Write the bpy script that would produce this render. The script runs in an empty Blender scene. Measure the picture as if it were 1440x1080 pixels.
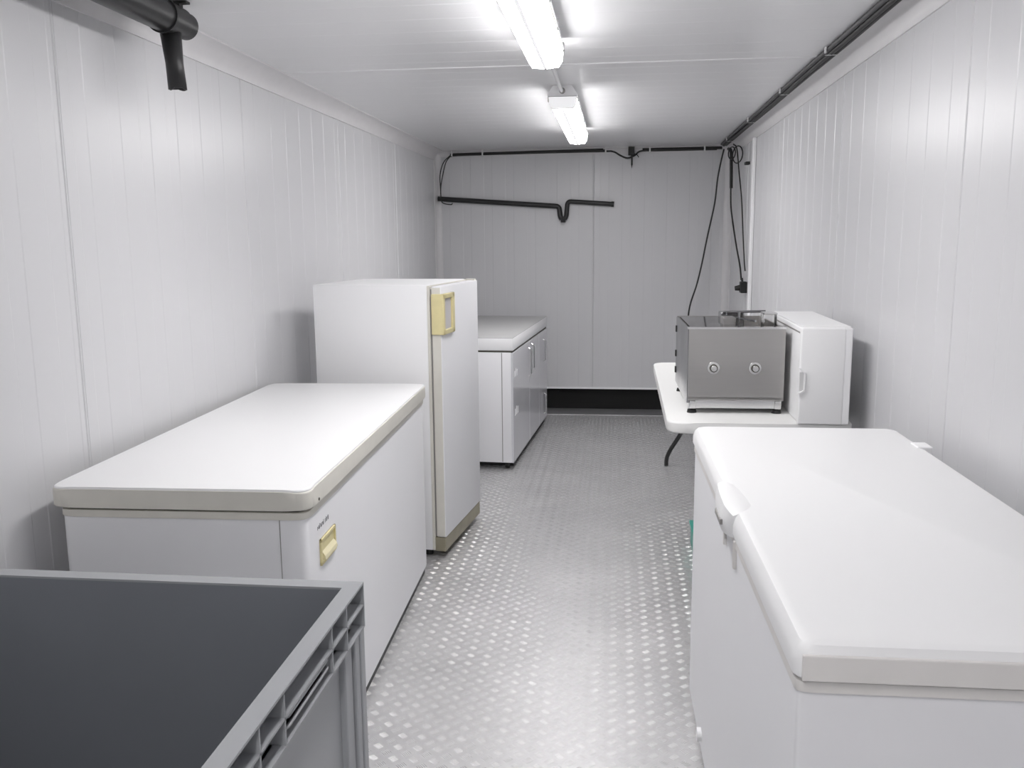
import bpy, bmesh, math, random
from mathutils import Vector, Matrix
random.seed(4)
PI = math.pi
SC = bpy.context.scene
COL = SC.collection

# ------------------------------------------------------------------ camera
F_PX = 1248.8
pitch, yaw, roll = math.radians(9.36), math.radians(6.74), math.radians(-0.519)
fwd = Vector((-math.sin(yaw) * math.cos(pitch), math.cos(yaw) * math.cos(pitch), -math.sin(pitch)))
rt = Vector((math.cos(yaw), math.sin(yaw), 0)); up = rt.cross(fwd)
R_ = math.cos(roll) * rt + math.sin(roll) * up
U_ = -math.sin(roll) * rt + math.cos(roll) * up
cd = bpy.data.cameras.new('camera'); cam = bpy.data.objects.new('camera', cd); COL.objects.link(cam)
cam.matrix_world = Matrix.Translation((0, 0, 1.49)) @ Matrix((R_, U_, -fwd)).transposed().to_4x4()
cd.sensor_width = 36.0; cd.lens = F_PX / 1440 * 36; cd.clip_start = 0.02
SC.camera = cam

# ------------------------------------------------------------------ world, exposure
w = bpy.data.worlds.new('world'); SC.world = w; w.use_nodes = True
w.node_tree.nodes['Background'].inputs[0].default_value = (0.9, 0.93, 1, 1)
w.node_tree.nodes['Background'].inputs[1].default_value = 0.3
vs = SC.view_settings
vs.view_transform = 'Standard'; vs.look = 'None'; vs.gamma = 1.0; vs.exposure = 1.22; vs.use_curve_mapping = False
LAMP = 17.0          # emission of the tube diffusers

# ------------------------------------------------------------------ room numbers (metres, camera at x=0 y=0)
XL, XR, YB, YF, ZC = -1.548, 0.935, 7.64, -1.65, 2.221

# ------------------------------------------------------------------ materials
def mat(name, col, rough=0.5, metal=0.0, emit=0.0, rvar=0.0, cvar=0.0, scale=8.0, bump=0.0, bscale=60.0, spec=0.5, coat=0.0, stretch=None):
    m = bpy.data.materials.new(name); m.use_nodes = True
    nt = m.node_tree; b = nt.nodes['Principled BSDF']
    b.inputs['Base Color'].default_value = (*col, 1); b.inputs['Roughness'].default_value = rough
    b.inputs['Metallic'].default_value = metal; b.inputs['Specular IOR Level'].default_value = spec
    b.inputs['Coat Weight'].default_value = coat; b.inputs['Coat Roughness'].default_value = 0.08
    if emit:
        b.inputs['Emission Color'].default_value = (*col, 1); b.inputs['Emission Strength'].default_value = emit
        return m
    tc = nt.nodes.new('ShaderNodeTexCoord'); mp = nt.nodes.new('ShaderNodeMapping')
    nt.links.new(tc.outputs['Object'], mp.inputs[0])
    if stretch: mp.inputs['Scale'].default_value = stretch
    n = nt.nodes.new('ShaderNodeTexNoise'); n.inputs['Scale'].default_value = scale; n.inputs['Detail'].default_value = 5
    nt.links.new(mp.outputs[0], n.inputs['Vector'])
    if rvar:
        r = nt.nodes.new('ShaderNodeMapRange'); r.inputs[1].default_value = 0.3; r.inputs[2].default_value = 0.7
        r.inputs[3].default_value = max(0.02, rough - rvar); r.inputs[4].default_value = rough + rvar
        nt.links.new(n.outputs[0], r.inputs[0]); nt.links.new(r.outputs[0], b.inputs['Roughness'])
    mx = nt.nodes.new('ShaderNodeMix'); mx.data_type = 'RGBA'
    mx.inputs[6].default_value = (*[c * (1 - cvar) for c in col], 1)
    mx.inputs[7].default_value = (*[min(1, c * (1 + cvar)) for c in col], 1)
    nt.links.new(n.outputs[0], mx.inputs[0]); nt.links.new(mx.outputs[2], b.inputs['Base Color'])
    if bump:
        n2 = nt.nodes.new('ShaderNodeTexNoise'); n2.inputs['Scale'].default_value = bscale; n2.inputs['Detail'].default_value = 3
        nt.links.new(mp.outputs[0], n2.inputs['Vector'])
        bp = nt.nodes.new('ShaderNodeBump'); bp.inputs['Strength'].default_value = bump; bp.inputs['Distance'].default_value = 0.002
        nt.links.new(n2.outputs[0], bp.inputs['Height']); nt.links.new(bp.outputs[0], b.inputs['Normal'])
    return m

M = {}
M['panel'] = mat('wall_panel_white', (0.64, 0.64, 0.655), 0.33, cvar=0.012, scale=1.5, bump=0.04, bscale=7)
M['ceil'] = mat('ceiling_panel_white', (0.78, 0.78, 0.79), 0.28)
M['cove'] = mat('cove_white', (0.68, 0.67, 0.68), 0.45, cvar=0.05, scale=14, bump=0.35, bscale=22)
M['white'] = mat('appliance_white', (0.90, 0.90, 0.91), 0.36)
M['lidwhite'] = mat('lid_white', (0.88, 0.88, 0.885), 0.40)
M['bodygrey'] = mat('body_white', (0.83, 0.83, 0.85), 0.40)
M['glossy'] = mat('glossy_front', (0.66, 0.66, 0.69), 0.12)
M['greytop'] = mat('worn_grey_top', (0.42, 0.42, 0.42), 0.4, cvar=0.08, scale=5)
M['cream'] = mat('aged_cream_plastic', (0.72, 0.70, 0.64), 0.38, cvar=0.06, scale=18)
M['creamw'] = mat('off_white_plastic', (0.76, 0.74, 0.72), 0.35, cvar=0.04, scale=18)
M['yellow'] = mat('yellowed_plastic', (0.74, 0.66, 0.36), 0.4, cvar=0.10, scale=30)
M['paleyellow'] = mat('pale_yellow_plastic', (0.76, 0.70, 0.47), 0.4)
M['palegrey'] = mat('handle_inlay', (0.62, 0.60, 0.62), 0.35)
M['brownplinth'] = mat('stained_plinth', (0.30, 0.275, 0.20), 0.5, cvar=0.35, scale=12)
M['gasket'] = mat('dark_gasket', (0.09, 0.085, 0.07), 0.7)
M['greyline'] = mat('grey_gasket', (0.32, 0.31, 0.30), 0.6)
M['greyline2'] = mat('pale_recess', (0.60, 0.60, 0.60), 0.5)
M['black'] = mat('black_rubber', (0.012, 0.012, 0.012), 0.55)
M['blackpipe'] = mat('black_pipe', (0.016, 0.016, 0.017), 0.38, rvar=0.06, bump=0.3, bscale=30)
M['void'] = mat('black_kick', (0.004, 0.004, 0.004), 0.8)
M['cable'] = mat('black_cable', (0.014, 0.014, 0.014), 0.5)
M['cable2'] = mat('dark_grey_cable', (0.055, 0.055, 0.058), 0.5)
M['clip'] = mat('white_clip', (0.7, 0.7, 0.7), 0.4)
M['steel'] = mat('brushed_steel', (0.46, 0.45, 0.44), 0.33, metal=1.0, rvar=0.03, cvar=0.04, scale=6, stretch=(1, 1, 14))
M['steeldark'] = mat('side_steel', (0.33, 0.33, 0.34), 0.18, metal=1.0, rvar=0.04, cvar=0.06, scale=4)
M['chrome'] = mat('bright_steel', (0.75, 0.75, 0.75), 0.15, metal=1.0)
M['table'] = mat('blow_moulded_white', (0.80, 0.80, 0.79), 0.45, bump=0.15, bscale=150)
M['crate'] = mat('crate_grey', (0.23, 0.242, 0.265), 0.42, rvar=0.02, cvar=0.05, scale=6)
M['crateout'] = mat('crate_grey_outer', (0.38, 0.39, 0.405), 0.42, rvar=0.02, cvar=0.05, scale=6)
M['teal'] = mat('teal_plastic', (0.02, 0.33, 0.26), 0.4)
M['print'] = mat('grey_print', (0.18, 0.18, 0.19), 0.5)
M['lampgrey'] = mat('lamp_body_grey', (0.85, 0.85, 0.86), 0.4)
M['lampseam'] = mat('lamp_spine', (0.42, 0.42, 0.43), 0.5, emit=0.7)
M['lampend'] = mat('frosted_lamp_end', (0.85, 0.85, 0.86), 0.4, emit=0.22)
M['diff'] = mat('lamp_diffuser', (1.0, 0.985, 0.985), 0.4, emit=LAMP)
M['diffside'] = mat('lamp_diffuser_side', (1.0, 0.985, 0.985), 0.4, emit=LAMP * 0.5)
g = bpy.data.materials.new('clear_guard'); g.use_nodes = True
gb = g.node_tree.nodes['Principled BSDF']; gb.inputs['Base Color'].default_value = (0.93, 0.93, 0.93, 1)
gb.inputs['Roughness'].default_value = 0.05; gb.inputs['Transmission Weight'].default_value = 1.0; gb.inputs['IOR'].default_value = 1.45
M['glass'] = g

def floor_mat():
    """aluminium checker plate: groups of five short bars, alternate groups turned by 90 degrees"""
    m = bpy.data.materials.new('checker_plate'); m.use_nodes = True
    nt = m.node_tree; b = nt.nodes['Principled BSDF']; L = nt.links
    b.inputs['Metallic'].default_value = 0.68
    geo = nt.nodes.new('ShaderNodeNewGeometry'); sp = nt.nodes.new('ShaderNodeSeparateXYZ'); L.new(geo.outputs['Position'], sp.inputs[0])
    def mt(op, a, bb=None, c=None, clamp=False):
        n = nt.nodes.new('ShaderNodeMath'); n.operation = op; n.use_clamp = clamp
        for i, v in enumerate((a, bb, c)):
            if v is None: continue
            if isinstance(v, (int, float)): n.inputs[i].default_value = v
            else: L.new(v, n.inputs[i])
        return n.outputs[0]
    P = 0.060
    def group(off, sgn):
        u = mt('SUBTRACT', mt('MULTIPLY', mt('FRACT', mt('ADD', mt('DIVIDE', sp.outputs[0], P), off + 100)), P), P / 2)
        v = mt('SUBTRACT', mt('MULTIPLY', mt('FRACT', mt('ADD', mt('DIVIDE', sp.outputs[1], P), off + 100)), P), P / 2)
        a = mt('MULTIPLY', mt('ADD', u, mt('MULTIPLY', v, sgn)), 0.7071)       # along the bars
        c = mt('MULTIPLY', mt('SUBTRACT', u, mt('MULTIPLY', v, sgn)), 0.7071)  # across
        q = 0.0056
        k = mt('MULTIPLY', mt('ROUND', mt('DIVIDE', c, q)), q)
        k = mt('MINIMUM', mt('MAXIMUM', k, -2 * q), 2 * q)
        dc = mt('DIVIDE', mt('SUBTRACT', c, k), 0.0017)
        da = mt('DIVIDE', a, 0.0118)
        da3 = mt('POWER', mt('ABSOLUTE', da), 3.0)
        rr = mt('ADD', mt('MULTIPLY', dc, dc), da3)
        mask = mt('LESS_THAN', rr, 1.0)
        sc = mt('MULTIPLY', mt('MULTIPLY', dc, BAR_SLOPE), mask)
        sa = mt('MULTIPLY', mt('MULTIPLY', mt('MULTIPLY', da3, mt('SIGN', da)), BAR_SLOPE * 0.3), mask)
        nx = mt('ADD', sa, sc)
        ny = mt('MULTIPLY', mt('SUBTRACT', sa, sc), sgn)
        grime_shade = mt('SUBTRACT', mt('LESS_THAN', rr, 1.9), mask)  # dark ring round each bar: occlusion shade and grime painted into the colour
        return mask, mt('MULTIPLY', nx, 0.7071), mt('MULTIPLY', ny, 0.7071), grime_shade
    BAR_SLOPE = 0.8
    m1, x1, y1, d1 = group(0.0, 1.0); m2, x2, y2, d2 = group(0.5, -1.0)
    h = mt('MAXIMUM', m1, m2)
    n = nt.nodes.new('ShaderNodeTexNoise'); n.inputs['Scale'].default_value = 2.5; n.inputs['Detail'].default_value = 6
    L.new(geo.outputs['Position'], n.inputs['Vector'])
    n3 = nt.nodes.new('ShaderNodeTexNoise'); n3.inputs['Scale'].default_value = 160.0; n3.inputs['Detail'].default_value = 2
    L.new(geo.outputs['Position'], n3.inputs['Vector'])
    s3 = nt.nodes.new('ShaderNodeSeparateXYZ'); L.new(n3.outputs['Color'], s3.inputs[0])
    jx = mt('MULTIPLY', mt('SUBTRACT', s3.outputs[0], 0.5), 0.08); jy = mt('MULTIPLY', mt('SUBTRACT', s3.outputs[1], 0.5), 0.08)
    cb = nt.nodes.new('ShaderNodeCombineXYZ')
    L.new(mt('ADD', mt('ADD', x1, x2), jx), cb.inputs[0]); L.new(mt('ADD', mt('ADD', y1, y2), jy), cb.inputs[1]); cb.inputs[2].default_value = 1.0
    nm = nt.nodes.new('ShaderNodeVectorMath'); nm.operation = 'NORMALIZE'; L.new(cb.outputs[0], nm.inputs[0]); L.new(nm.outputs[0], b.inputs['Normal'])
    rg = mt('SUBTRACT', mt('ADD', 0.40, mt('MULTIPLY', n.outputs[0], 0.10)), mt('MULTIPLY', h, 0.24)); L.new(rg, b.inputs['Roughness'])
    mx = nt.nodes.new('ShaderNodeMix'); mx.data_type = 'RGBA'
    mx.inputs[6].default_value = (0.44, 0.44, 0.445, 1); mx.inputs[7].default_value = (0.97, 0.96, 0.96, 1)
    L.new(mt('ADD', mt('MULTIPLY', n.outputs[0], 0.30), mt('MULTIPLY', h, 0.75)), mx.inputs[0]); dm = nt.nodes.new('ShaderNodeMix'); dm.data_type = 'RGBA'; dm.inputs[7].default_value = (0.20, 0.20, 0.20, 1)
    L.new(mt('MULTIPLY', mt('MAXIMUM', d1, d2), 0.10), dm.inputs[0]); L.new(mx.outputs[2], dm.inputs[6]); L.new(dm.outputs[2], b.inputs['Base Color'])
    return m
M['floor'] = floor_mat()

# ------------------------------------------------------------------ helpers
def obj(name, bm, m, parent=None, smooth=False, kind=None, label=None):
    me = bpy.data.meshes.new(name)
    bmesh.ops.recalc_face_normals(bm, faces=bm.faces)
    bm.to_mesh(me); bm.free()
    o = bpy.data.objects.new(name, me); COL.objects.link(o)
    me.materials.append(M[m] if isinstance(m, str) else m)
    if smooth:
        me.shade_smooth()
        me.set_sharp_from_angle(angle=math.radians(smooth if smooth is not True else 40))
    if parent: o.parent = parent
    if kind: o['kind'] = kind
    if label: o['label'] = label
    return o

def thing(name, label, cat, loc=(0, 0, 0), rz=0.0, group=None):
    o = bpy.data.objects.new(name, None); COL.objects.link(o)
    o.empty_display_size = 0.1
    o.location = loc; o.rotation_euler = (0, 0, rz); o['label'] = label; o['category'] = cat
    if group: o['group'] = group
    return o

def tag(o, label, cat, group=None):
    o['label'] = label; o['category'] = cat
    if group: o['group'] = group
    return o

def bx(bm, x0, x1, y0, y1, z0, z1, bev=0.0, seg=2, rv=0.0, rvseg=5):
    """box; rv rounds the vertical edges, bev rounds the horizontal (or all) edges"""
    r = bmesh.ops.create_cube(bm, size=1.0)
    vs_ = r['verts']
    for v in vs_:
        v.co = Vector(((x0 + x1) / 2 + v.co.x * (x1 - x0), (y0 + y1) / 2 + v.co.y * (y1 - y0), (z0 + z1) / 2 + v.co.z * (z1 - z0)))
    faces = set(f for v in vs_ for f in v.link_faces)
    if rv:
        es = [e for f in faces for e in f.edges if abs(e.verts[0].co.z - e.verts[1].co.z) > 1e-5]
        rr = bmesh.ops.bevel(bm, geom=list(set(es)), offset=rv, segments=rvseg, affect='EDGES', profile=0.5)
        faces = set(f for f in faces if f.is_valid) | set(rr['faces'])
        if bev:
            es = set(e for f in faces for e in f.edges if len(e.link_faces) == 2 and
                     any(abs(g_.normal.z) > 0.9 for g_ in e.link_faces) and abs(e.verts[0].co.z - e.verts[1].co.z) < 1e-5)
            bm.normal_update()
            es = set(e for f in faces for e in f.edges if abs(e.verts[0].co.z - e.verts[1].co.z) < 1e-6
                     and len(e.link_faces) == 2 and abs(abs(e.link_faces[0].normal.z) - abs(e.link_faces[1].normal.z)) > 0.5)
            bmesh.ops.bevel(bm, geom=list(es), offset=bev, segments=seg, affect='EDGES', profile=0.5)
    elif bev:
        es = set(e for f in faces for e in f.edges)
        bmesh.ops.bevel(bm, geom=list(es), offset=bev, segments=seg, affect='EDGES', profile=0.5)
    return bm

def box(*a, **k): return bx(bmesh.new(), *a, **k)

def cyl(bm, p0, p1, r0, r1=None, n=20, cap=True):
    r1 = r0 if r1 is None else r1
    p0, p1 = Vector(p0), Vector(p1); d = (p1 - p0)
    q = d.to_track_quat('Z', 'Y')
    A = [bm.verts.new(p0 + q @ Vector((math.cos(2 * PI * i / n) * r0, math.sin(2 * PI * i / n) * r0, 0))) for i in range(n)]
    B = [bm.verts.new(p1 + q @ Vector((math.cos(2 * PI * i / n) * r1, math.sin(2 * PI * i / n) * r1, 0))) for i in range(n)]
    for i in range(n): bm.faces.new((A[i], A[(i + 1) % n], B[(i + 1) % n], B[i]))
    if cap: bm.faces.new(A[::-1]); bm.faces.new(B)
    return bm

def smoothpath(pts, sub=6):
    pts = [Vector(p) for p in pts]
    if len(pts) < 3: return pts
    out = []
    P = [2 * pts[0] - pts[1]] + pts + [2 * pts[-1] - pts[-2]]
    for i in range(1, len(P) - 2):
        for k in range(sub):
            t = k / sub
            a, b, c, d = P[i - 1], P[i], P[i + 1], P[i + 2]
            out.append(0.5 * ((2 * b) + (-a + c) * t + (2 * a - 5 * b + 4 * c - d) * t * t + (-a + 3 * b - 3 * c + d) * t ** 3))
    out.append(pts[-1]); return out

def rounded(pts, r, n=5):
    """polyline with filleted corners"""
    pts = [Vector(p) for p in pts]; out = [pts[0]]
    for i in range(1, len(pts) - 1):
        a, b, c = pts[i - 1], pts[i], pts[i + 1]
        ra = min(r, (a - b).length * 0.49, (c - b).length * 0.49)
        s, e = b + (a - b).normalized() * ra, b + (c - b).normalized() * ra
        for k in range(n + 1):
            t = k / n; out.append((1 - t) ** 2 * s + 2 * t * (1 - t) * b + t * t * e)
    out.append(pts[-1]); return out

def tube(bm, pts, r, n=10):
    pts = [Vector(p) for p in pts]; rings = []
    t0 = (pts[1] - pts[0]).normalized()
    nrm = t0.orthogonal().normalized()
    for i, p in enumerate(pts):
        t = (pts[min(i + 1, len(pts) - 1)] - pts[max(i - 1, 0)]).normalized()
        nrm = (nrm - t * nrm.dot(t)).normalized(); bi = t.cross(nrm)
        rings.append([bm.verts.new(p + (nrm * math.cos(2 * PI * k / n) + bi * math.sin(2 * PI * k / n)) * r) for k in range(n)])
    for a, b in zip(rings, rings[1:]):
        for k in range(n): bm.faces.new((a[k], a[(k + 1) % n], b[(k + 1) % n], b[k]))
    bm.faces.new(rings[0][::-1]); bm.faces.new(rings[-1])
    return bm

def prism(bm, poly, axis, a0, a1):
    """extrude a 2D polygon along an axis; poly in the other two axes (cyclic order)"""
    def P(p, a):
        if axis == 'y': return Vector((p[0], a, p[1]))
        if axis == 'x': return Vector((a, p[0], p[1]))
        return Vector((p[0], p[1], a))
    A = [bm.verts.new(P(p, a0)) for p in poly]; B = [bm.verts.new(P(p, a1)) for p in poly]
    n = len(poly)
    for i in range(n): bm.faces.new((A[i], A[(i + 1) % n], B[(i + 1) % n], B[i]))
    bm.faces.new(A[::-1]); bm.faces.new(B)
    return bm

def corner(x, y, yawdeg, w_, d_):
    """near-left base corner + turn -> centre of the base"""
    a = math.radians(yawdeg)
    return (x + w_ / 2 * math.cos(a) - d_ / 2 * math.sin(a), y + w_ / 2 * math.sin(a) + d_ / 2 * math.cos(a), 0.0), a

# ------------------------------------------------------------------ setting
def profile(t0, t1, seams, depth=0.0012, seamw=0.005, seamd=0.004, bead=False):
    """offsets (t, d) along a panel wall: shallow trapezoid ribbing between panel joints"""
    marks = [t0] + [s for s in seams if t0 < s < t1] + [t1]
    out = []
    for a, b in zip(marks, marks[1:]):
        if bead and a != t0: out += [(a + 0.006, -0.003), (a + 0.009, 0.0)]
        else: out.append((a + (seamw / 2 if a != t0 else 0), 0.0))
        t = a + 0.05
        while t + 0.085 < b - 0.02:
            out += [(t, 0.0), (t + 0.004, depth), (t + 0.070, depth), (t + 0.074, 0.0)]
            t += 0.184
        if b != t1 and bead: out += [(b - 0.009, 0.0), (b - 0.006, -0.003), (b - 0.001, -0.0045), (b + 0.001, -0.0045)]
        elif b != t1: out += [(b - 0.014, 0.0), (b - 0.011, -0.003), (b - 0.006, -0.003), (b - seamw / 2, 0.0), (b, seamd)]
        else: out.append((b, 0.0))
    return out

def wall_mesh(prof, place, back):
    bm = bmesh.new(); cols = []
    for t, d in prof:
        cols.append((bm.verts.new(place(t, d, 0)), bm.verts.new(place(t, d, 1))))
    bk = [(bm.verts.new(place(t, back, 0)), bm.verts.new(place(t, back, 1))) for t in (prof[0][0], prof[-1][0])]
    for a, b in zip(cols, cols[1:]): bm.faces.new((a[0], b[0], b[1], a[1]))
    bm.faces.new((bk[0][0], bk[1][0], bk[1][1], bk[0][1]))
    bm.faces.new((cols[0][0], cols[0][1], bk[0][1], bk[0][0])); bm.faces.new((cols[-1][0], cols[-1][1], bk[1][1], bk[1][0]))
    bm.faces.new([c[0] for c in cols] + [bk[1][0], bk[0][0]]); bm.faces.new([c[1] for c in cols] + [bk[1][1], bk[0][1]])
    return bm

SL = [-1.4, -0.12, 1.15, 2.41, 3.66, 4.96, 6.26]
SR = [-1.42, -0.08, 1.27, 2.62, 4.0, 5.36, 6.72]
SCE = [-0.08, 1.27, 2.62, 3.975]
obj('wall_left', wall_mesh(profile(YF, YB, SL), lambda t, d, k: (XL - d, t, k * ZC), 0.08), 'panel', kind='structure')
obj('wall_right', wall_mesh(profile(YF, YB, SR), lambda t, d, k: (XR + d, t, k * ZC), 0.08), 'panel', kind='structure')
ZK = 0.19
obj('wall_back', wall_mesh(profile(XL, XR, [-0.195]), lambda t, d, k: (t, YB + d, ZK if k == 0 else ZC), 0.08), 'panel', kind='structure')
obj('wall_front', wall_mesh(profile(XL, XR, [-0.3]), lambda t, d, k: (t, YF - d, k * ZC), 0.08), 'panel', kind='structure')
obj('ceiling', wall_mesh(profile(YF, YB, SCE, depth=0.0006, bead=True), lambda t, d, k: (XL + k * (XR - XL), t, ZC + d), 0.08), 'ceil', kind='structure')
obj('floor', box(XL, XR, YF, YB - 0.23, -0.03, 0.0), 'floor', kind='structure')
obj('baseboard_back', box(XL, XR, YB + 0.05, YB + 0.08, 0.0, ZK), 'void', kind='structure')
bm = box(XL, XR, YB - 0.23, YB + 0.08, -0.03, 0.002)
bx(bm, XL, XR, YB - 0.236, YB - 0.222, -0.01, 0.006, bev=0.002)
M['sill'] = mat('threshold_steel', (0.42, 0.42, 0.43), 0.45, metal=0.7, cvar=0.1, scale=10)
obj('trim_1', bm, 'sill', kind='structure')
bm = box(XL, XR, YB - 0.006, YB + 0.03, ZK - 0.004, ZK + 0.012, bev=0.001)
obj('trim_2', bm, 'white', kind='structure')

def cove_poly(cx, cz, sx, sz, r):
    """concave quarter section in the corner (cx, cz) opening towards (sx, sz)"""
    pts = [(cx, cz)]
    pts.append((cx + sx * r, cz)); pts.append((cx + sx * r, cz + sz * 0.004))
    for k in range(9):
        a = PI / 2 * k / 8
        pts.append((cx + sx * (r - (r - 0.006) * math.sin(a)), cz + sz * (r - (r - 0.006) * math.cos(a))))
    pts.append((cx, cz + sz * r))
    return pts
CV = 0.078
obj('trim_3', prism(bmesh.new(), cove_poly(XL, ZC, 1, -1, CV), 'y', YF, YB), 'cove', kind='structure', smooth=30)
obj('trim_4', prism(bmesh.new(), cove_poly(XR, ZC, -1, -1, CV), 'y', YF, YB), 'cove', kind='structure', smooth=30)
obj('trim_5', prism(bmesh.new(), cove_poly(YB, ZC, -1, -1, 0.05), 'x', XL, XR), 'cove', kind='structure', smooth=30)
obj('trim_6', prism(bmesh.new(), cove_poly(XL, YB, 1, -1, 0.055), 'z', ZK, ZC), 'cove', kind='structure', smooth=30)
obj('trim_7', prism(bmesh.new(), cove_poly(XR, YB, -1, -1, 0.06), 'z', ZK, ZC), 'cove', kind='structure', smooth=30)
obj('trim_8', box(XR - 0.022, XR, 6.36, 6.42, 0.0, ZC - CV + 0.004, bev=0.004), 'white', kind='structure')

# ------------------------------------------------------------------ ceiling lamps
def lamp(y0, y1, label):
    zc, zb = ZC, 2.108
    t = thing('ceiling_lamp', label, 'lamp', (-0.272, (y0 + y1) / 2, ZC), 0, 'twin tube lamps on the ceiling')
    h = (y1 - y0) / 2
    # body: trapezoid tray against the ceiling
    obj('lamp_body', prism(bmesh.new(), [(-0.045, 0), (0.045, 0), (0.072, -0.040), (0.072, -0.052), (-0.072, -0.052), (-0.072, -0.040)], 'y', -h, h), 'lampgrey', t)
    obj('gasket', box(-0.070, 0.070, -h + 0.002, h - 0.002, -0.0545, -0.0515), 'gasket', t)
    # diffuser
    pts = [(-0.066, -0.0545), (0.066, -0.0545), (0.063, -0.085), (0.050, -0.105), (0.006, -0.110), (0.004, -0.108), (-0.004, -0.108), (-0.006, -0.110), (-0.050, -0.105), (-0.063, -0.085)]
    d = obj('diffuser', prism(bmesh.new(), pts, 'y', -h + 0.055, h), 'diff', t)
    d.data.materials.append(M['diffside'])
    for p_ in d.data.polygons:
        if abs(p_.normal.x) > 0.8 and abs(p_.center.x) > 0.03: p_.material_index = 1
    e = bmesh.new()
    pe = [(-0.068, -0.0545), (0.068, -0.0545), (0.065, -0.086), (0.052, -0.107), (-0.052, -0.107), (-0.065, -0.086)]
    prism(e, pe, 'y', -h, -h + 0.055)
    obj('end_cap', e, 'lampend', t)
    obj('spine', box(-0.0055, 0.0055, -h + 0.055, h - 0.02, -0.1125, -0.1085), 'lampseam', t)
    for k in range(5):
        yy = -h + 0.09 + k * (2 * h - 0.18) / 4
        for s in (-1, 1):
            b = bmesh.new(); bx(b, min(s * 0.068, s * 0.077), max(s * 0.068, s * 0.077), yy - 0.012, yy + 0.012, -0.066, -0.036, bev=0.002)
            obj('clip', b, 'chrome' if s > 0 else 'gasket', t)
    b = bmesh.new(); cyl(b, (0.0, -h - 0.014, -0.028), (0.0, -h, -0.028), 0.014); obj('cable_gland', b, 'greyline', t, smooth=40)
    return t
lamp(1.89, 3.46, 'long lit tube lamp overhead, cut off by the top edge of the photo')
lamp(4.50, 6.22, 'smaller looking lit tube lamp hanging farther back near the rear wall')
lamp(-1.15, 0.42, 'added unseen tube lamp on the ceiling behind the camera, lighting the near surfaces')  # out of view, added to brighten the surfaces near the camera
c = bmesh.new(); cyl(c, (-0.275, 3.455, 2.197), (-0.275, 4.486, 2.193), 0.009, n=12)
tag(obj('conduit', c, 'lampgrey', smooth=40), 'thin pale grey conduit on the ceiling linking the two visible tube lamps', 'pipe')

# ------------------------------------------------------------------ chest freezer, left
(lo, a) = corner(-1.470, 2.085, 1.8, 0.697, 1.675)
LF = thing('chest_freezer', 'large white chest freezer on the left with cream lid rim and yellowed handle', 'freezer', lo, a)
hw, hd, H = 0.697 / 2, 1.675 / 2, 0.860
b = box(-hw + 0.022, hw - 0.014, -hd + 0.014, hd - 0.012, 0.035, H - 0.075, bev=0.004, rv=0.020)
obj('body', b, 'bodygrey', LF, smooth=35)
b = box(-hw + 0.018, hw - 0.010, -hd + 0.010, hd - 0.008, H - 0.083, H - 0.064, bev=0.003, rv=0.026)
obj('body_rim', b, 'cream', LF, smooth=35, label='cream coloured rim below the lid')
b = box(-hw + 0.03, hw - 0.02, -hd + 0.02, hd - 0.02, H - 0.066, H - 0.052, rv=0.026)
obj('lid_gasket', b, 'gasket', LF, smooth=35)
lid = obj('lid', box(-hw + 0.003, hw - 0.003, -hd + 0.003, hd - 0.003, H - 0.010, H, bev=0.005, seg=3, rv=0.030), 'lidwhite', LF, smooth=35)
obj('lid_rim', box(-hw, hw, -hd, hd, H - 0.056, H - 0.006, bev=0.006, seg=3, rv=0.032), 'cream', lid, smooth=35, label='cream plastic rim of the lid')
obj('lid_screw', cyl(bmesh.new(), (hw - 0.002, -hd + 0.085, H - 0.047), (hw + 0.002, -hd + 0.085, H - 0.047), 0.004), 'gasket', lid)
b = box(hw - 0.085, hw - 0.083, -hd + 0.0125, -hd + 0.016, 0.04, H - 0.084)
obj('side_seam', b, 'greyline', LF)
# recessed handle on the aisle side
fx = hw - 0.014
b = bmesh.new()
y0, y1, z0, z1 = -hd + 0.115, -hd + 0.255, 0.615, 0.688
bx(b, fx - 0.004, fx + 0.006, y0, y1, z1 - 0.008, z1, bev=0.001); bx(b, fx - 0.004, fx + 0.006, y0, y1, z0, z0 + 0.009, bev=0.001)
bx(b, fx - 0.004, fx + 0.006, y0, y0 + 0.010, z0, z1, bev=0.001); bx(b, fx - 0.004, fx + 0.006, y1 - 0.008, y1, z0, z1, bev=0.001)
bx(b, fx - 0.004, fx + 0.0012, y0, y1, z0, z1)
hn = obj('handle', b, 'yellow', LF, label='yellowed plastic handle')
b = bmesh.new(); prism(b, [(fx, z0 + 0.010), (fx + 0.012, z0 + 0.012), (fx + 0.010, z0 + 0.022), (fx, z0 + 0.036)], 'y', y0 + 0.018, y1 - 0.010)
obj('grip', b, 'paleyellow', hn, label='pale yellow grip lip')
b = bmesh.new(); yy = -hd + 0.105
for k, (wl, hl) in enumerate([(.008, .010), (.006, .010), (.007, .013), (.006, .010), (.008, .010), (.006, .010), (.003, .014), (0, 0), (.007, .010), (.003, .014), (.008, .010), (.006, .013)]):
    if wl:
        bx(b, fx - 0.001, fx + 0.0006, yy, yy + 0.0022, 0.719, 0.719 + hl)
        bx(b, fx - 0.001, fx + 0.0006, yy, yy + wl * 0.85, 0.719 + (hl - 0.002 if k % 3 else 0.004), 0.719 + (hl if k % 3 else 0.006))
        if k % 2: bx(b, fx - 0.001, fx + 0.0006, yy + wl * 0.65, yy + wl * 0.9, 0.719, 0.719 + hl * 0.8)
    yy += max(wl, 0.005) + 0.0022
obj('lettering', b, 'print', LF, label='small grey lettering, too small to read')
obj('plinth', box(-hw + 0.05, hw - 0.022, -hd + 0.03, hd - 0.03, 0.0, 0.04), 'black', LF)

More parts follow.
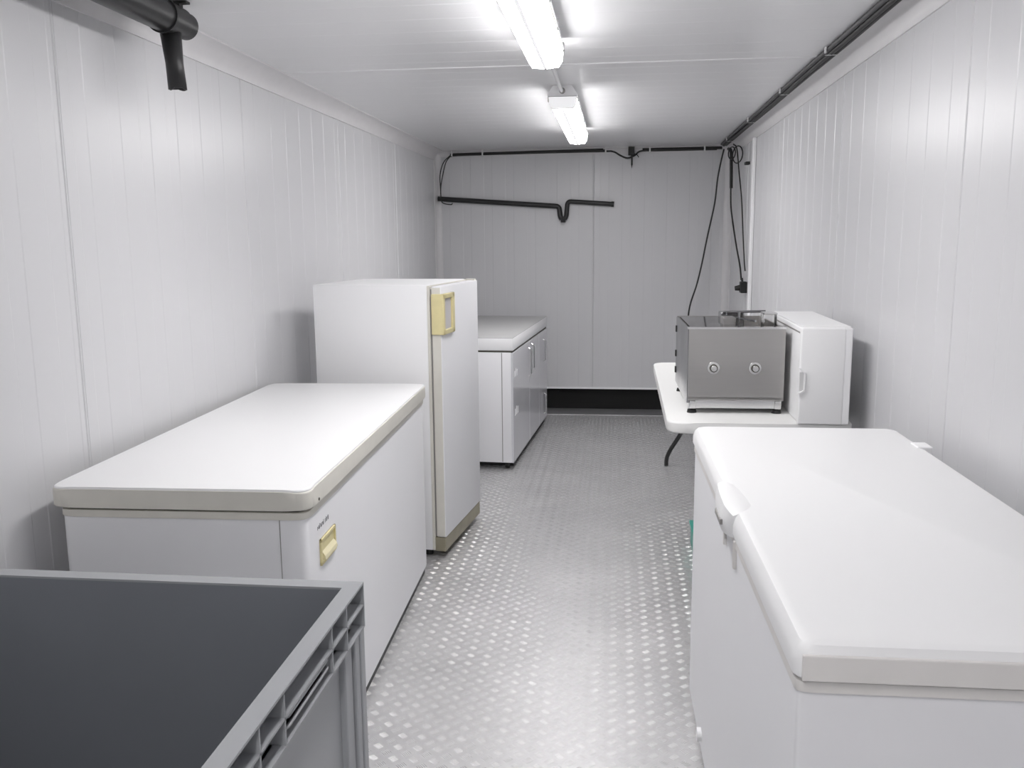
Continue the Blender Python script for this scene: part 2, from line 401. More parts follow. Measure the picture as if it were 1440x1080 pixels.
# ------------------------------------------------------------------ upright fridge
(lo, a) = corner(-1.407, 4.018, -6.6, 0.627, 0.612)
FR = thing('refrigerator', 'upright white refrigerator with yellowed door handle, behind the left chest freezer', 'refrigerator', lo, a)
hw, hd, H = 0.627 / 2, 0.612 / 2, 1.282
obj('cabinet', box(-hw, hw - 0.067, -hd, hd, 0.03, H, bev=0.006), 'white', FR, smooth=35)
obj('cabinet_edge', box(hw - 0.068, hw - 0.055, -hd - 0.001, hd, 0.032, H - 0.003, bev=0.002), 'cream', FR, label='cream strip at the cabinet front edge')
obj('door_gasket', box(hw - 0.056, hw - 0.040, -hd + 0.008, hd - 0.008, 0.10, H - 0.02), 'greyline', FR)
dr = obj('door', box(hw - 0.046, hw, -hd, hd, 0.098, H - 0.006, bev=0.005), 'bodygrey', FR, smooth=35)
obj('door_edge', box(hw - 0.0455, hw - 0.005, -hd - 0.0015, -hd + 0.004, 0.102, H - 0.012, bev=0.0015), 'cream', dr, label='cream edge of the door')
b = bmesh.new(); ya, yb2, za, zb = -hd - 0.010, -hd + 0.165, H - 0.225, H - 0.040
bx(b, hw - 0.046, hw + 0.012, ya, -hd + 0.006, za, zb, bev=0.004)
bx(b, hw - 0.004, hw + 0.014, ya + 0.002, ya + 0.026, za, zb, bev=0.003); bx(b, hw - 0.004, hw + 0.014, yb2 - 0.034, yb2, za, zb, bev=0.003)
bx(b, hw - 0.004, hw + 0.014, ya + 0.002, yb2, zb - 0.022, zb, bev=0.003); bx(b, hw - 0.004, hw + 0.014, ya + 0.002, yb2, za, za + 0.022, bev=0.003)
hn = obj('handle', b, 'yellow', dr, label='yellowed plastic door handle')
obj('inlay', box(hw - 0.001, hw + 0.004, ya + 0.02, yb2 - 0.030, za + 0.02, zb - 0.02), 'palegrey', hn, label='pale grey inlay')
obj('plinth', box(hw - 0.056, hw - 0.004, -hd + 0.001, hd, 0.028, 0.096, bev=0.003), 'brownplinth', FR, label='stained brownish plinth')
obj('hinge', box(hw - 0.05, hw - 0.005, hd - 0.04, hd - 0.01, H - 0.012, H + 0.002), 'cream', FR)
for sx in (-hw + 0.05, hw - 0.10):
    for sy in (-hd + 0.04, hd - 0.04):
        obj('foot', cyl(bmesh.new(), (sx, sy, 0), (sx, sy, 0.032), 0.020), 'black', FR, smooth=40)

# ------------------------------------------------------------------ far chest freezer
(lo, a) = corner(-1.35, 5.612, -3.4, 0.700, 1.586)
TF = thing('chest_freezer', 'grey-white chest freezer farthest back on the left with glossy front', 'freezer', lo, a)
hw, hd, H = 0.35, 0.793, 0.862
obj('body', box(-hw, hw - 0.012, -hd, hd, 0.045, H - 0.095, bev=0.004), 'bodygrey', TF, smooth=35)
for k, (s0, s1) in enumerate(((-hd, -0.12), (-0.115, 0.35), (0.355, hd))):
    fp = obj('front_panel', box(hw - 0.013, hw, s0, s1, 0.045, H - 0.097, bev=0.002), 'glossy', TF)
    if k == 0:
        b = bmesh.new()
        for q in range(3): bx(b, hw - 0.001, hw + 0.001, -hd + 0.05 + q * 0.045, -hd + 0.075 + q * 0.045, 0.60 - 0.0 * q, 0.64 + 0.012 * (q % 2))
        obj('marking', b, 'white', fp, label='small pale worn marking')
        b = bmesh.new()
        for q in range(3): bx(b, hw - 0.001, hw + 0.001, -hd + 0.06 + q * 0.05, -hd + 0.09 + q * 0.05, 0.345, 0.39 + 0.01 * (q % 2))
        obj('marking', b, 'white', fp, label='small pale worn marking')
for yy, z0, z1 in ((-0.155, 0.52, 0.72), (-0.02, 0.545, 0.735), (0.56, 0.53, 0.70)):
    b = bmesh.new(); tube(b, rounded([(hw, yy, z0), (hw + 0.018, yy, z0 + 0.01), (hw + 0.018, yy, z1 - 0.01), (hw, yy, z1)], 0.01, 4), 0.006, 8)
    obj('handle', b, 'chrome', TF, smooth=40, label='thin bright vertical handle')
b = bmesh.new(); tube(b, rounded([(hw, 0.62, 0.10), (hw + 0.016, 0.62, 0.11), (hw + 0.016, 0.62, 0.25), (hw, 0.62, 0.26)], 0.01, 4), 0.005, 8)
obj('handle', b, 'chrome', TF, smooth=40)
obj('side_strip', box(hw - 0.075, hw - 0.070, -hd - 0.001, -hd + 0.003, 0.05, H - 0.097), 'greyline', TF)
obj('lid_gasket', box(-hw + 0.01, hw - 0.006, -hd + 0.006, hd - 0.01, H - 0.097, H - 0.082), 'gasket', TF)
tl = obj('lid', box(-hw, hw, -hd, hd, H - 0.083, H - 0.004, bev=0.003, seg=2), 'white', TF, smooth=35)
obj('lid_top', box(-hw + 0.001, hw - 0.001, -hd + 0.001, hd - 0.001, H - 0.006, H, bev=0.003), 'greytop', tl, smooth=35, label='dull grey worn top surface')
obj('plinth', box(-hw + 0.06, hw - 0.02, -hd + 0.10, hd - 0.02, 0.0, 0.046), 'black', TF)
for sx in (-hw + 0.05, hw - 0.05):
    for sy in (-hd + 0.05, hd - 0.07):
        obj('caster', cyl(bmesh.new(), (sx - 0.012, sy, 0.022), (sx + 0.012, sy, 0.022), 0.022), 'black', TF, smooth=40)

# ------------------------------------------------------------------ chest freezer, right
(lo, a) = corner(0.267, 1.243, 0.8, 0.612, 1.535)
RF = thing('chest_freezer', 'white chest freezer in the right foreground with moulded lid handle', 'freezer', lo, a)
hw, hd, H = 0.306, 1.535 / 2, 0.905
obj('body', box(-hw + 0.004, hw - 0.01, -hd + 0.016, hd - 0.016, 0.03, H - 0.065, bev=0.004, rv=0.008), 'bodygrey', RF, smooth=35)
obj('body_rim', box(-hw + 0.001, hw - 0.006, -hd + 0.011, hd - 0.012, H - 0.078, H - 0.061, bev=0.002, rv=0.012), 'creamw', RF, smooth=35, label='off-white rim below the lid')
obj('lid_gasket', box(-hw + 0.010, hw - 0.016, -hd + 0.02, hd - 0.02, H - 0.063, H - 0.054), 'greyline', RF)
# lid with a bevelled crown
bm = bmesh.new()
def ring(x0, x1, y0, y1, z, r, n=6):
    vs2 = []
    for cx, cy, a0 in ((x1 - r, y1 - r, 0), (x0 + r, y1 - r, PI / 2), (x0 + r, y0 + r, PI), (x1 - r, y0 + r, 1.5 * PI)):
        for k in range(n + 1):
            t = a0 + PI / 2 * k / n; vs2.append(bm.verts.new((cx + r * math.cos(t), cy + r * math.sin(t), z)))
    return vs2
secs = [(0.006, H - 0.056, .02), (0.0, H - 0.050, .022), (0.0, H - 0.030, .024), (0.004, H - 0.014, .026), (0.012, H - 0.004, .026), (0.024, H, .024)]
rings = [ring(-hw - 0.004 + i, hw - i, -hd + i, hd - i, z, r) for i, z, r in secs]
for A, B in zip(rings, rings[1:]):
    n = len(A)
    for k in range(n): bm.faces.new((A[k], A[(k + 1) % n], B[(k + 1) % n], B[k]))
bm.faces.new(rings[0][::-1]); bm.faces.new(rings[-1])
lid = obj('lid', bm, 'lidwhite', RF, smooth=28)
# near short side of the lid carries an off-white cover strip
obj('end_strip', box(-hw + 0.006, hw - 0.02, -hd - 0.003, -hd + 0.004, H - 0.054, H - 0.014, bev=0.002), 'creamw', lid, label='off-white end strip of the lid')
# moulded handle bulging from the lid edge at its middle
bm = bmesh.new(); hy = -0.015
N = 28
rows = []
for i in range(N + 1):
    t = i / N; s = min(1.0, t * 5.5) ** 0.55 * (1 - t ** 2.4) ** 0.8
    y = hy - 0.115 + 0.26 * t
    out_ = 0.022 * s
    prof_ = [(-hw + 0.020 + 0.028 * s, H - 0.003), (-hw + 0.016 + 0.018 * s, H - 0.002 + 0.005 * s), (-hw + 0.010, H + 0.010 * s - 0.004), (-hw - 0.004 - out_ * 0.6, H - 0.010 + 0.010 * s), (-hw - 0.005 - out_, H - 0.024), (-hw - 0.005 - out_, H - 0.040), (-hw - 0.004 - out_ * 0.8, H - 0.058), (-hw + 0.004, H - 0.058)]
    rows.append([bm.verts.new((px, y, pz)) for px, pz in prof_])
for A, B in zip(rows, rows[1:]):
    for k in range(len(A)):
        k2 = (k + 1) % len(A); bm.faces.new((A[k], A[k2], B[k2], B[k]))
bm.faces.new(rows[0]); bm.faces.new(rows[-1][::-1])
hn = obj('handle', bm, 'lidwhite', lid, smooth=50)
obj('grip_slot', box(-hw - 0.0285, -hw - 0.020, hy - 0.085, hy + 0.0, H - 0.040, H - 0.027, bev=0.002), 'greyline', hn, label='dark grip slot')
for s in (hy - 0.125, hy + 0.03):
    obj('striker', box(-hw - 0.004, -hw + 0.006, s - 0.006, s + 0.006, H - 0.125, H - 0.062, bev=0.003), 'creamw', RF)
for s in (0.52, -0.45):
    obj('hinge', box(hw - 0.03, hw + 0.012, s - 0.03, s + 0.03, H - 0.09, H + 0.004, bev=0.004), 'white', RF)
obj('drain_plug', cyl(bmesh.new(), (-hw + 0.006, 0.40, 0.07), (-hw - 0.008, 0.40, 0.07), 0.020), 'white', RF, smooth=40)
obj('plinth', box(-hw + 0.02, hw - 0.05, -hd + 0.04, hd - 0.04, 0.0, 0.032), 'black', RF)

# ------------------------------------------------------------------ folding table
(lo, a) = corner(0.198, 3.36, -0.4, 0.690, 1.655)
TB = thing('folding_table', 'white folding table with rounded corners and black legs by the right wall', 'table', lo, a)
hw, hd, H = 0.345, 0.8275, 0.790
obj('tabletop', box(-hw, hw, -hd, hd, H - 0.044, H, bev=0.008, seg=3, rv=0.065, rvseg=8), 'table', TB, smooth=35)
for s in (-1, 1):
    obj('leg_bracket', box(-0.27, 0.27, s * 0.62 - 0.02, s * 0.62 + 0.02, H - 0.062, H - 0.042), 'black', TB)
    for q in (-1, 1):
        b = bmesh.new()
        ye = 1.27 if s > 0 else -0.72
        if s > 0: pts = [(q * 0.10, 0.62, H - 0.05), (q * 0.12, 1.15, 0.44), (q * 0.135, 1.53, 0.225), (q * 0.20, 1.56, 0.11), (q * 0.223, 1.57, 0.05), (q * 0.223, 1.57, 0.0)]
        else: pts = [(q * 0.12, -0.64, H - 0.05), (q * 0.12, -0.66, 0.35), (q * 0.13, -0.68, 0.25), (q * 0.15, -0.70, 0.15), (q * 0.16, -0.71, 0.07), (q * 0.16, -0.71, 0.0)]
        tube(b, rounded(pts, 0.06, 5), 0.0135, 12)
        lg = obj('leg', b, 'blackpipe', TB, smooth=50)

# ------------------------------------------------------------------ steel machine on the table
(lo, a) = corner(0.306, 3.796, 1.0, 0.400, 0.600)
ST = thing('kitchen_machine', 'square brushed steel catering machine with two round knobs, on the folding table', 'machine', (lo[0] * 0.933, lo[1] * 0.933, 0.790), a)
ST.scale = (0.933,) * 3
hw, hd, Z1 = 0.2, 0.30, 0.367
b = bmesh.new(); zb = 0.062
bx(b, -hw, hw, -hd, -hd + 0.012, zb, Z1, bev=0.0015); bx(b, -hw, hw, hd - 0.012, hd, zb, Z1, bev=0.0015)
bx(b, hw - 0.010, hw, -hd + 0.012, hd - 0.012, zb, Z1)
bx(b, -hw, hw, -hd, hd, zb - 0.004, zb + 0.01)
bx(b, -hw + 0.01, hw - 0.01, -hd + 0.012, hd - 0.012, Z1 - 0.05, Z1 - 0.044)
obj('housing', b, 'steel', ST)
sp_ = obj('side_panel', box(-hw - 0.003, -hw + 0.008, -hd + 0.004, hd - 0.002, 0.045, Z1 - 0.004, bev=0.0015), 'steeldark', ST, label='darker polished side panel')
for zz in (0.09, 0.17, 0.29): obj('hinge', box(-hw - 0.007, -hw - 0.002, hd - 0.02, hd - 0.002, zz, zz + 0.030), 'black', sp_)
obj('top_rim', prism(bmesh.new(), [(-hd - 0.004, Z1 - 0.004), (-hd - 0.004, Z1 + 0.004), (-hd + 0.02, Z1 + 0.004), (-hd + 0.02, Z1 - 0.001)], 'x', -hw - 0.006, hw + 0.003), 'chrome', ST, label='bright folded edge')
kn = []
for q in (-0.094, 0.078):
    k_ = obj('knob', cyl(bmesh.new(), (q, -hd + 0.001, 0.197), (q, -hd - 0.004, 0.197), 0.028, 0.026, 28), 'chrome', ST, smooth=30)
    obj('knob_ring', cyl(bmesh.new(), (q, -hd - 0.003, 0.197), (q, -hd - 0.010, 0.197), 0.017, 0.017, 24), 'gasket', k_, smooth=30)
    b = cyl(bmesh.new(), (q, -hd - 0.009, 0.197), (q, -hd - 0.018, 0.197), 0.0145, 0.012, 24); obj('knob_cap', b, 'chrome', k_, smooth=30)
bf = obj('base_frame', box(-hw + 0.006, hw - 0.006, -hd + 0.008, hd - 0.01, 0.022, zb - 0.003, bev=0.003), 'chrome', ST)
for s in (-1, 1): obj('corner_bracket', box(s * (hw - 0.022) - 0.014, s * (hw - 0.022) + 0.014, -hd + 0.002, -hd + 0.03, 0.020, zb - 0.006, bev=0.004), 'chrome', bf)
for sx in (-1, 1):
    for sy in (-1, 1):
        b = cyl(bmesh.new(), (sx * (hw - 0.022), sy * (hd - 0.03), 0.0), (sx * (hw - 0.022), sy * (hd - 0.03), 0.014), 0.021, 0.018, 18)
        cyl(b, (sx * (hw - 0.022), sy * (hd - 0.03), 0.013), (sx * (hw - 0.022), sy * (hd - 0.03), 0.024), 0.009, 0.009, 12)
        obj('foot', b, 'black', ST, smooth=40)
obj('steel_cup', box(-0.035, 0.02, -0.12, -0.02, Z1 - 0.045, Z1 + 0.028, bev=0.004), 'steel', ST)
b = bmesh.new(); tube(b, [(0.035, -0.10, Z1 - 0.045), (0.035, -0.10, Z1 + 0.05)], 0.005, 8); tube(b, [(0.0, 0.20, Z1 + 0.01), (0.09, -0.20, Z1 + 0.02)], 0.005, 8)
tube(b, [(0.0, 0.15, Z1 + 0.03), (0.19, 0.13, Z1 + 0.035)], 0.006, 8)
obj('rod', b, 'steeldark', ST, smooth=40)
obj('rear_block', box(-0.01, 0.10, 0.16, 0.25, Z1 - 0.045, Z1 + 0.028, bev=0.006), 'steeldark', ST)
obj('top_plate', box(-hw + 0.012, 0.03, -hd + 0.03, hd - 0.02, Z1 - 0.006, Z1 - 0.002), 'glass', ST, label='clear cover plate')
gb_ = obj('guard', box(0.125, 0.180, -0.20, -0.12, Z1 - 0.044, Z1 + 0.050, bev=0.003), 'glass', ST, label='small clear plastic guard')
obj('guard_top', box(0.125, 0.182, -0.20, -0.12, Z1 + 0.049, Z1 + 0.055, bev=0.001), 'chrome', gb_)

# ------------------------------------------------------------------ small white freezer box beside it
(lo, a) = corner(0.722, 3.578, -0.3, 0.198, 0.765)
MF = thing('mini_freezer', 'small white tabletop freezer standing between the steel machine and right wall', 'freezer', (lo[0] * 0.933, lo[1] * 0.933, 0.790), a)
MF.scale = (0.933,) * 3
hw, hd, H = 0.099, 0.382, 0.392
obj('cabinet', box(-hw + 0.01, hw, -hd + 0.03, hd, 0.0, H - 0.004, bev=0.008, seg=3), 'white', MF, smooth=35)
obj('door_gasket', box(-hw + 0.02, hw - 0.01, -hd + 0.026, -hd + 0.034, 0.012, H - 0.016), 'greyline', MF)
dr = obj('door', box(-hw, hw - 0.0250, -hd, -hd + 0.030, 0.004, H, bev=0.008, seg=3), 'lidwhite', MF, smooth=35)
obj('handle', prism(bmesh.new(), [(-hw - 0.003, 0.125), (-hw + 0.022, 0.140), (-hw + 0.022, 0.215), (-hw - 0.003, 0.235), (-hw - 0.003, 0.229), (-hw + 0.017, 0.211), (-hw + 0.017, 0.144), (-hw - 0.003, 0.132)], 'y', -hd - 0.009, -hd + 0.006), 'lidwhite', dr)
obj('grip_recess', box(-hw + 0.001, -hw + 0.017, -hd - 0.0006, -hd + 0.004, 0.14, 0.215), 'greyline2', dr)
obj('hinge_strip', box(hw - 0.0300, hw, -hd + 0.003, -hd + 0.031, 0.004, H - 0.002, bev=0.005), 'white', MF)
obj('side_groove', box(-hw + 0.0085, -hw + 0.012, -hd + 0.06, hd - 0.10, H - 0.030, H - 0.024), 'greyline', MF)
obj('top_plate', box(-hw + 0.012, hw - 0.002, -hd + 0.034, hd - 0.003, H - 0.005, H + 0.002, bev=0.002), 'lidwhite', MF)

# ------------------------------------------------------------------ grey stacking crate in the foreground
cx0, cx1, cy0, cy1, CZ = -1.542, -0.543, 0.90, 1.795, 0.75
CR = thing('storage_crate', 'large dark grey plastic stacking crate, empty and open, in the left foreground', 'crate', ((cx0 + cx1) / 2, (cy0 + cy1) / 2, 0))
hw, hd = (cx1 - cx0) / 2, (cy1 - cy0) / 2
ins = 0.036   # rim width
b = bmesh.new()
t = 0.006
xi, yi = hw - ins, hd - ins
bx(b, -xi - t, -xi, -yi - t, yi + t, 0.03, CZ - 0.002); bx(b, xi, xi + t, -yi - t, yi + t, 0.03, CZ - 0.002)
bx(b, -xi, xi, -yi - t, -yi, 0.03, CZ - 0.002); bx(b, -xi, xi, yi, yi + t, 0.03, CZ - 0.002)
bx(b, -xi - t, xi + t, -yi - t, yi + t, 0.022, 0.032)
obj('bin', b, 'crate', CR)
def frame(bm, x, y, xin, yin, z0, z1):
    bx(bm, -x, -xin, -y, y, z0, z1); bx(bm, xin, x, -y, y, z0, z1)
    bx(bm, -xin, xin, -y, -yin, z0, z1); bx(bm, -xin, xin, yin, y, z0, z1)
b = bmesh.new(); frame(b, hw, hd, xi - 0.001, yi - 0.001, CZ - 0.005, CZ)
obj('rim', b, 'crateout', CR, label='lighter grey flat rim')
b = bmesh.new()
for z in (CZ - 0.050, CZ - 0.100): frame(b, hw - 0.001, hd - 0.001, xi + 0.003, yi + 0.003, z - 0.004, z)
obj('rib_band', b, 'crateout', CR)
# vertical ribs between the bands (right side and far side, mirrored on the others)
yr = [hd - 0.122, hd - 0.218]; yr += [hd - 0.472, hd - 0.577, -hd + 0.12]
for y in yr:
    for s in (-1, 1):
        b = box(*sorted((s * (xi + 0.003), s * (hw - 0.001))), y - 0.002, y + 0.002, CZ - 0.101, CZ - 0.003); obj('rib', b, 'crateout', CR)
xr_ = [hw - 0.12, hw - 0.22, 0.1, -0.1, -hw + 0.22, -hw + 0.12]
for x in xr_:
    for s in (-1, 1):
        b = box(x - 0.002, x + 0.002, *sorted((s * (yi + 0.003), s * (hd - 0.001))), CZ - 0.101, CZ - 0.003); obj('rib', b, 'crateout', CR)
for sy in (-1, 1):
    for sx in (-1, 1):
        b = box(*sorted((sx * (xi + 0.003), sx * hw)), *sorted((sy * hd, sy * (hd - 0.004))), CZ - 0.101, CZ - 0.003); obj('rib', b, 'crateout', CR)
# hand grip opening bar on the right side
for s in (-1, 1):
    b = bmesh.new()
    xo = s * (hw - 0.006); xw = s * (xi + t)
    yh = hd - 0.345
    tube(b, rounded([(xw, yh - 0.11, CZ - 0.062), (xo, yh - 0.105, CZ - 0.062), (xo, yh + 0.105, CZ - 0.062), (xw, yh + 0.11, CZ - 0.062)], 0.008, 3), 0.0035, 8)
    tube(b, rounded([(xw, yh - 0.115, CZ - 0.080), (xo, yh - 0.11, CZ - 0.080), (xo, yh + 0.11, CZ - 0.080), (xw, yh + 0.115, CZ - 0.080)], 0.008, 3), 0.003, 8)
    obj('handle', b, 'crateout', CR, smooth=50)
# corner posts: three stepped flutes, then a flat side wall down to the base
for sx in (-1, 1):
    for sy in (-1, 1):
        b = bmesh.new()
        for k, (d0, d1, xo) in enumerate(((0.0, 0.030, 0.002), (0.034, 0.064, 0.004), (0.070, 0.118, 0.010))):
            x_a, x_b = sx * xi, sx * (hw - xo); y_a, y_b = sy * (hd - d0 - 0.001), sy * (hd - d1)
            bx(b, min(x_a, x_b), max(x_a, x_b), min(y_a, y_b), max(y_a, y_b), 0.02, CZ - 0.104, bev=0.003)
            y_a, y_b = sy * yi, sy * (hd - xo); x_a, x_b = sx * (hw - d0 - 0.001), sx * (hw - d1)
            if k: bx(b, min(x_a, x_b), max(x_a, x_b), min(y_a, y_b), max(y_a, y_b), 0.02, CZ - 0.104, bev=0.003)
        obj('corner_post', b, 'crateout', CR)
b = bmesh.new(); frame(b, xi + 0.012, yi + 0.012, xi + 0.004, yi + 0.004, 0.02, CZ - 0.10)
obj('outer_wall', b, 'crateout', CR)
obj('base', box(-xi, xi, -yi, yi, 0.0, 0.024, bev=0.006), 'crate', CR)

# ------------------------------------------------------------------ teal crate behind the right freezer
TC = thing('plastic_box', 'teal plastic box on the floor, a sliver showing behind the right freezer', 'box', (0.487, 4.09, 0), 0)
obj('box_body', box(-0.115, 0.115, -0.16, 0.16, 0.0, 0.105, bev=0.01), 'teal', TC, smooth=35)
obj('box_rim', box(-0.122, 0.122, -0.167, 0.167, 0.103, 0.118, bev=0.004), 'teal', TC, smooth=35)

# ------------------------------------------------------------------ big black pipe top left
BP = thing('drain_pipe', 'thick black pipe under the ceiling at top left with a short hanging outlet', 'pipe', (-1.362, 2.82, 2.158))
obj('main_pipe', cyl(bmesh.new(), (0, -3.6, 0), (0, -0.155, 0), 0.047, n=32), 'blackpipe', BP, smooth=40)
b = bmesh.new(); cyl(b, (0, -0.15, 0), (0, -0.045, 0), 0.049, 0.046, 32); cyl(b, (0, -0.158, 0), (0, -0.150, 0), 0.052, n=32)
slv = obj('sleeve', b, 'blackpipe', BP, smooth=40)
b = bmesh.new(); cyl(b, (0, -0.048, 0), (0, 0.0, 0), 0.041, n=32); cyl(b, (0, -0.004, 0), (0, 0.004, 0), 0.038, 0.030, n=32)
obj('end_plug', b, 'blackpipe', BP, smooth=40)
# hanging outlet with ragged end
b = bmesh.new(); n = 20; A, B, Cc = [], [], []
for i in range(n):
    t_ = 2 * PI * i / n; cx_, sy_ = math.cos(t_), math.sin(t_)
    A.append(b.verts.new((0.032 * cx_ - 0.004, -0.100 + 0.034 * sy_, -0.030)))
    B.append(b.verts.new((0.004 + 0.027 * cx_, -0.102 + 0.026 * sy_, -0.13)))
    Cc.append(b.verts.new((0.010 + 0.029 * cx_, -0.104 + 0.022 * sy_, -0.210 + 0.006 * random.random())))
for P_, Q_ in ((A, B), (B, Cc)):
    for i in range(n): b.faces.new((P_[i], P_[(i + 1) % n], Q_[(i + 1) % n], Q_[i]))
ot = obj('outlet', b, 'blackpipe', BP, smooth=50)
sm = ot.modifiers.new('thick', 'SOLIDIFY'); sm.thickness = 0.003
for yy in (-0.05, -1.1, -2.2):
    b = bmesh.new(); bx(b, -0.012, 0.012, yy - 0.012, yy + 0.012, 0.036, 0.063)
    bx(b, -0.035, 0.035, yy - 0.014, yy + 0.014, 0.056, 0.0628)
    obj('pipe_bracket', b, 'black', BP)

# ------------------------------------------------------------------ trap pipe on the back wall
yp = YB - 0.035
b = bmesh.new()
tube(b, rounded([(-1.52, yp, 1.822), (-0.485, yp, 1.746), (-0.478, yp, 1.665), (-0.463, yp, 1.640)], 0.03, 6), 0.021, 14)
t1 = tag(obj('waste_pipe', b, 'blackpipe', smooth=50), 'black waste pipe with a U-bend running along the back wall', 'pipe')
b = bmesh.new(); tube(b, rounded([(-0.440, yp - 0.003, 1.640), (-0.425, yp - 0.003, 1.665), (-0.415, yp - 0.003, 1.786), (-0.04, yp - 0.003, 1.758)], 0.03, 6), 0.0195, 14)
obj('riser', b, 'blackpipe', t1, smooth=50)
b = bmesh.new(); cyl(b, (-0.452, yp - 0.001, 1.662), (-0.452, yp - 0.001, 1.612), 0.025, 0.020, 18); obj('trap', b, 'blackpipe', t1, smooth=40)
b = bmesh.new(); cyl(b, (-0.05, yp - 0.003, 1.7588), (-0.028, yp - 0.003, 1.757), 0.0225, n=18); obj('end_collar', b, 'blackpipe', t1, smooth=40)
for x_, z_ in ((-1.3, 1.806), (-0.8, 1.769), (-0.2, 1.770)):
    b = bmesh.new(); bx(b, x_ - 0.01, x_ + 0.01, yp + 0.012, YB + 0.001, z_ - 0.018, z_ + 0.018)
    obj('wall_bracket', b, 'black', t1)

# ------------------------------------------------------------------ cables
yc = YB - 0.062
b = bmesh.new()
main = smoothpath([(-1.405, yc, 2.170), (-1.30, yc, 2.178), (-0.7, yc, 2.184), (-0.14, yc, 2.186), (-0.04, yc, 2.182), (0.02, yc, 2.150), (0.08, yc, 2.128), (0.14, yc, 2.150), (0.19, yc, 2.182), (0.35, yc, 2.184), (0.80, yc, 2.184)], 6)
tube(b, main, 0.0075, 10)
BC = tag(obj('cable', b, 'cable', smooth=60), 'black cable bundle clipped along the top of the back wall', 'cable')
b = bmesh.new()
tube(b, [(-1.40, yc, 2.186), (-0.12, yc, 2.200)], 0.0085, 8); tube(b, [(-1.40, yc - 0.016, 2.178), (-0.10, yc - 0.016, 2.192)], 0.008, 8)
tube(b, [(0.20, yc, 2.196), (0.84, yc, 2.198)], 0.0085, 8); tube(b, [(0.20, yc - 0.016, 2.188), (0.84, yc - 0.016, 2.190)], 0.008, 8)
obj('strand', b, 'cable', BC, smooth=60)
b = bmesh.new()
tube(b, smoothpath([(-1.395, yc, 2.182), (-1.46, yc, 2.12), (-1.492, yc, 2.02), (-1.490, yc, 1.90), (-1.484, yc - 0.02, 1.83), (-1.468, yc - 0.03, 1.785), (-1.40, yc - 0.03, 1.770), (-1.385, yc - 0.03, 1.782)]), 0.0045, 8)
tube(b, smoothpath([(-1.395, yc, 2.178), (-1.44, yc, 2.12), (-1.468, yc, 2.02), (-1.486, yc, 1.93), (-1.490, yc, 1.85)]), 0.0045, 8)
obj('loose_end', b, 'cable', BC, smooth=60)
for x_ in (-1.385, -1.125, -0.10, 0.26, 0.70):
    obj('cable_clip', box(x_ - 0.006, x_ + 0.006, yc - 0.027, yc + 0.011, 2.168, 2.212, bev=0.002), 'clip', BC, label='white cable clip')
b = bmesh.new(); bx(b, 0.085, 0.135, YB - 0.085, YB - 0.03, 2.150, 2.217, bev=0.003); bx(b, 0.108, 0.122, YB - 0.08, YB - 0.066, 2.07, 2.152, bev=0.002)
cyl(b, (0.115, YB - 0.073, 2.07), (0.115, YB - 0.073, 2.045), 0.005, 0.001, 8)
tube(b, smoothpath([(0.12, YB - 0.08, 2.165), (0.155, YB - 0.085, 2.15), (0.17, YB - 0.085, 2.13)]), 0.004, 6)
tag(obj('ceiling_bracket', b, 'black'), 'small black bracket with a downward spike at the top of the back wall', 'bracket')

# ceiling bundle along the right edge
b = bmesh.new()
def rail(x, z, r, y0, y1, wob=0.003):
    tube(b, smoothpath([(x + random.uniform(-wob, wob), y0 + (y1 - y0) * i / 14, z) for i in range(15)], 3), r, 8)
rail(0.842, ZC - 0.012, 0.011, -1.5, 7.50)
RC = tag(obj('cable', b, 'cable', smooth=60), 'thick bundle of black cables clipped along the ceiling edge above the right wall', 'cable')
b = bmesh.new()
rail(0.822, ZC - 0.011, 0.0100, -1.5, 7.45)
obj('strand', b, 'cable2', RC, smooth=60, label='dark grey cable of the bundle')
b = bmesh.new(); rail(0.856, ZC - 0.018, 0.0085, -1.5, 7.45); rail(0.832, ZC - 0.026, 0.0085, -1.5, 7.40)
obj('strand', b, 'cable', RC, smooth=60)
for y_ in (1.2, 2.35, 3.78, 4.78, 5.90, 7.0):
    b = bmesh.new(); bx(b, 0.804, 0.811, y_ - 0.008, y_ + 0.008, ZC - 0.026, ZC, bev=0.002); bx(b, 0.806, 0.868, y_ - 0.003, y_ + 0.003, ZC - 0.0345, ZC - 0.0325)
    obj('cable_clip', b, 'clip', RC, smooth=50, label='white cable clip')

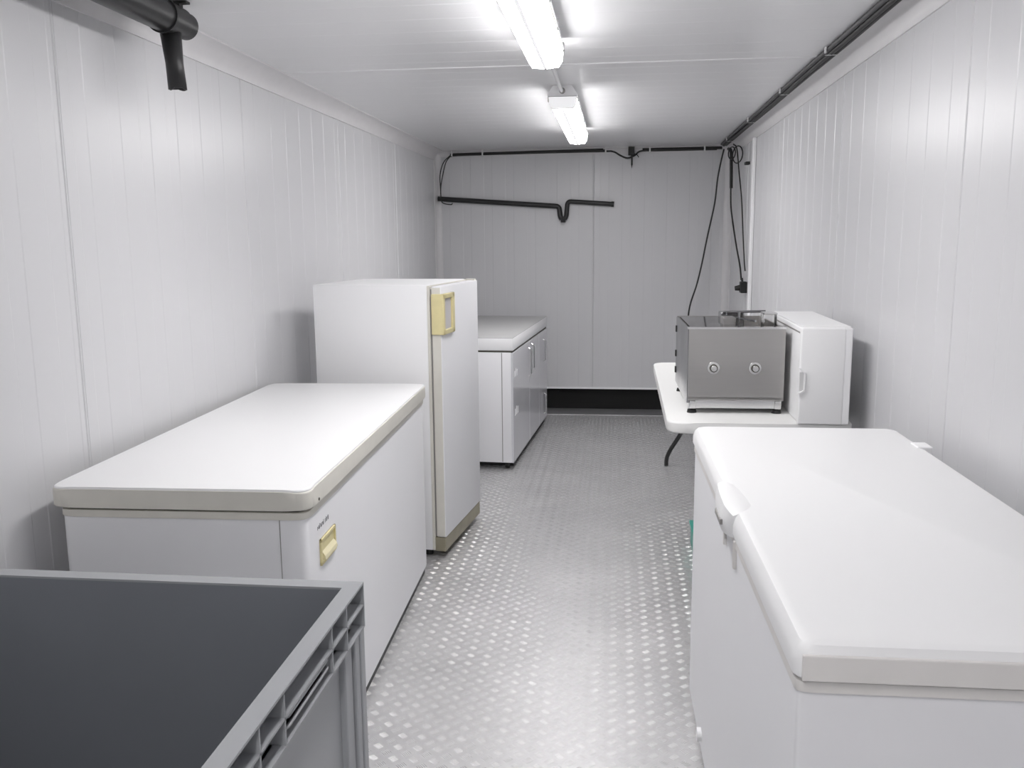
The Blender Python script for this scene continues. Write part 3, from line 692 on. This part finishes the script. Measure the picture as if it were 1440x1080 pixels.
b = bmesh.new()
tube(b, smoothpath([(0.845, 7.48, 2.175), (0.83, 7.50, 2.10), (0.806, 7.52, 1.95), (0.788, 7.53, 1.75), (0.74, 7.53, 1.50), (0.70, 7.52, 1.28), (0.66, 7.50, 1.10), (0.60, 7.50, 0.88), (0.60, 7.53, 0.60), (0.66, 7.54, 0.30), (0.74, 7.54, 0.20)]), 0.0065, 8)
tag(obj('power_cord', b, 'cable', smooth=60), 'thin black cord hanging from the rear ceiling corner behind the steel machine', 'cable')
b = bmesh.new()
tube(b, smoothpath([(0.876, 7.44, 2.178), (0.886, 7.38, 2.150), (0.888, 7.35, 2.05), (0.889, 7.30, 1.75), (0.892, 7.20, 1.62), (0.902, 7.00, 1.42), (0.908, 6.80, 1.27), (0.908, 6.70, 1.17)]), 0.0065, 8)
K = tag(obj('power_cord', b, 'cable', smooth=60), 'black cord ending in the black plug on the rear right wall', 'cable')
b = bmesh.new(); tube(b, smoothpath([(0.876, 7.44, 2.172), (0.886, 7.37, 2.150), (0.890, 7.35, 2.05), (0.891, 7.32, 1.86)]), 0.013, 8)
obj('sheath', b, 'cable', K, smooth=60)
b = bmesh.new()
tube(b, smoothpath([(0.872, 7.10, 2.175), (0.885, 7.0, 2.13), (0.894, 6.9, 1.95), (0.905, 6.8, 1.75), (0.912, 6.72, 1.50), (0.915, 6.62, 1.30), (0.916, 6.58, 1.24)]), 0.0050, 8)
K = tag(obj('power_cord', b, 'cable', smooth=60), 'thin black cord hanging closest to the right wall below a coiled loop', 'cable')
b = bmesh.new()
for k in range(2):
    cpt = Vector((0.885 - 0.03 * k, 6.95 + 0.1 * k, 2.085 + 0.02 * k)); rx, rz_ = (0.036, 0.062) if k == 0 else (0.026, 0.045)
    tube(b, [cpt + Vector((rx * math.sin(u_ / 24 * 2 * PI) * 0.75, -rx * 2 * math.sin(u_ / 24 * 2 * PI), rz_ * math.cos(u_ / 24 * 2 * PI))) for u_ in range(25)], 0.0045, 6)
obj('coil', b, 'cable', K, smooth=60)
PL = thing('wall_plug', 'small black plug and socket on the right wall near the rear corner', 'socket', (XR, 6.62, 1.115))
obj('socket', box(-0.045, 0.0, -0.045, 0.045, -0.035, 0.045, bev=0.004), 'black', PL)
b = bmesh.new(); cyl(b, (-0.045, 0.01, 0.0), (-0.080, 0.01, -0.004), 0.022, 0.016, 14); cyl(b, (-0.028, 0.02, 0.04), (-0.028, 0.03, 0.07), 0.009, 0.006, 10)
obj('plug', b, 'black', PL, smooth=40)
tag(obj('hook', box(XR - 0.030, XR, 6.64, 6.72, 1.990, 2.010, bev=0.003), 'black'), 'small black wall hook high on the right wall by the rear corner', 'hook')
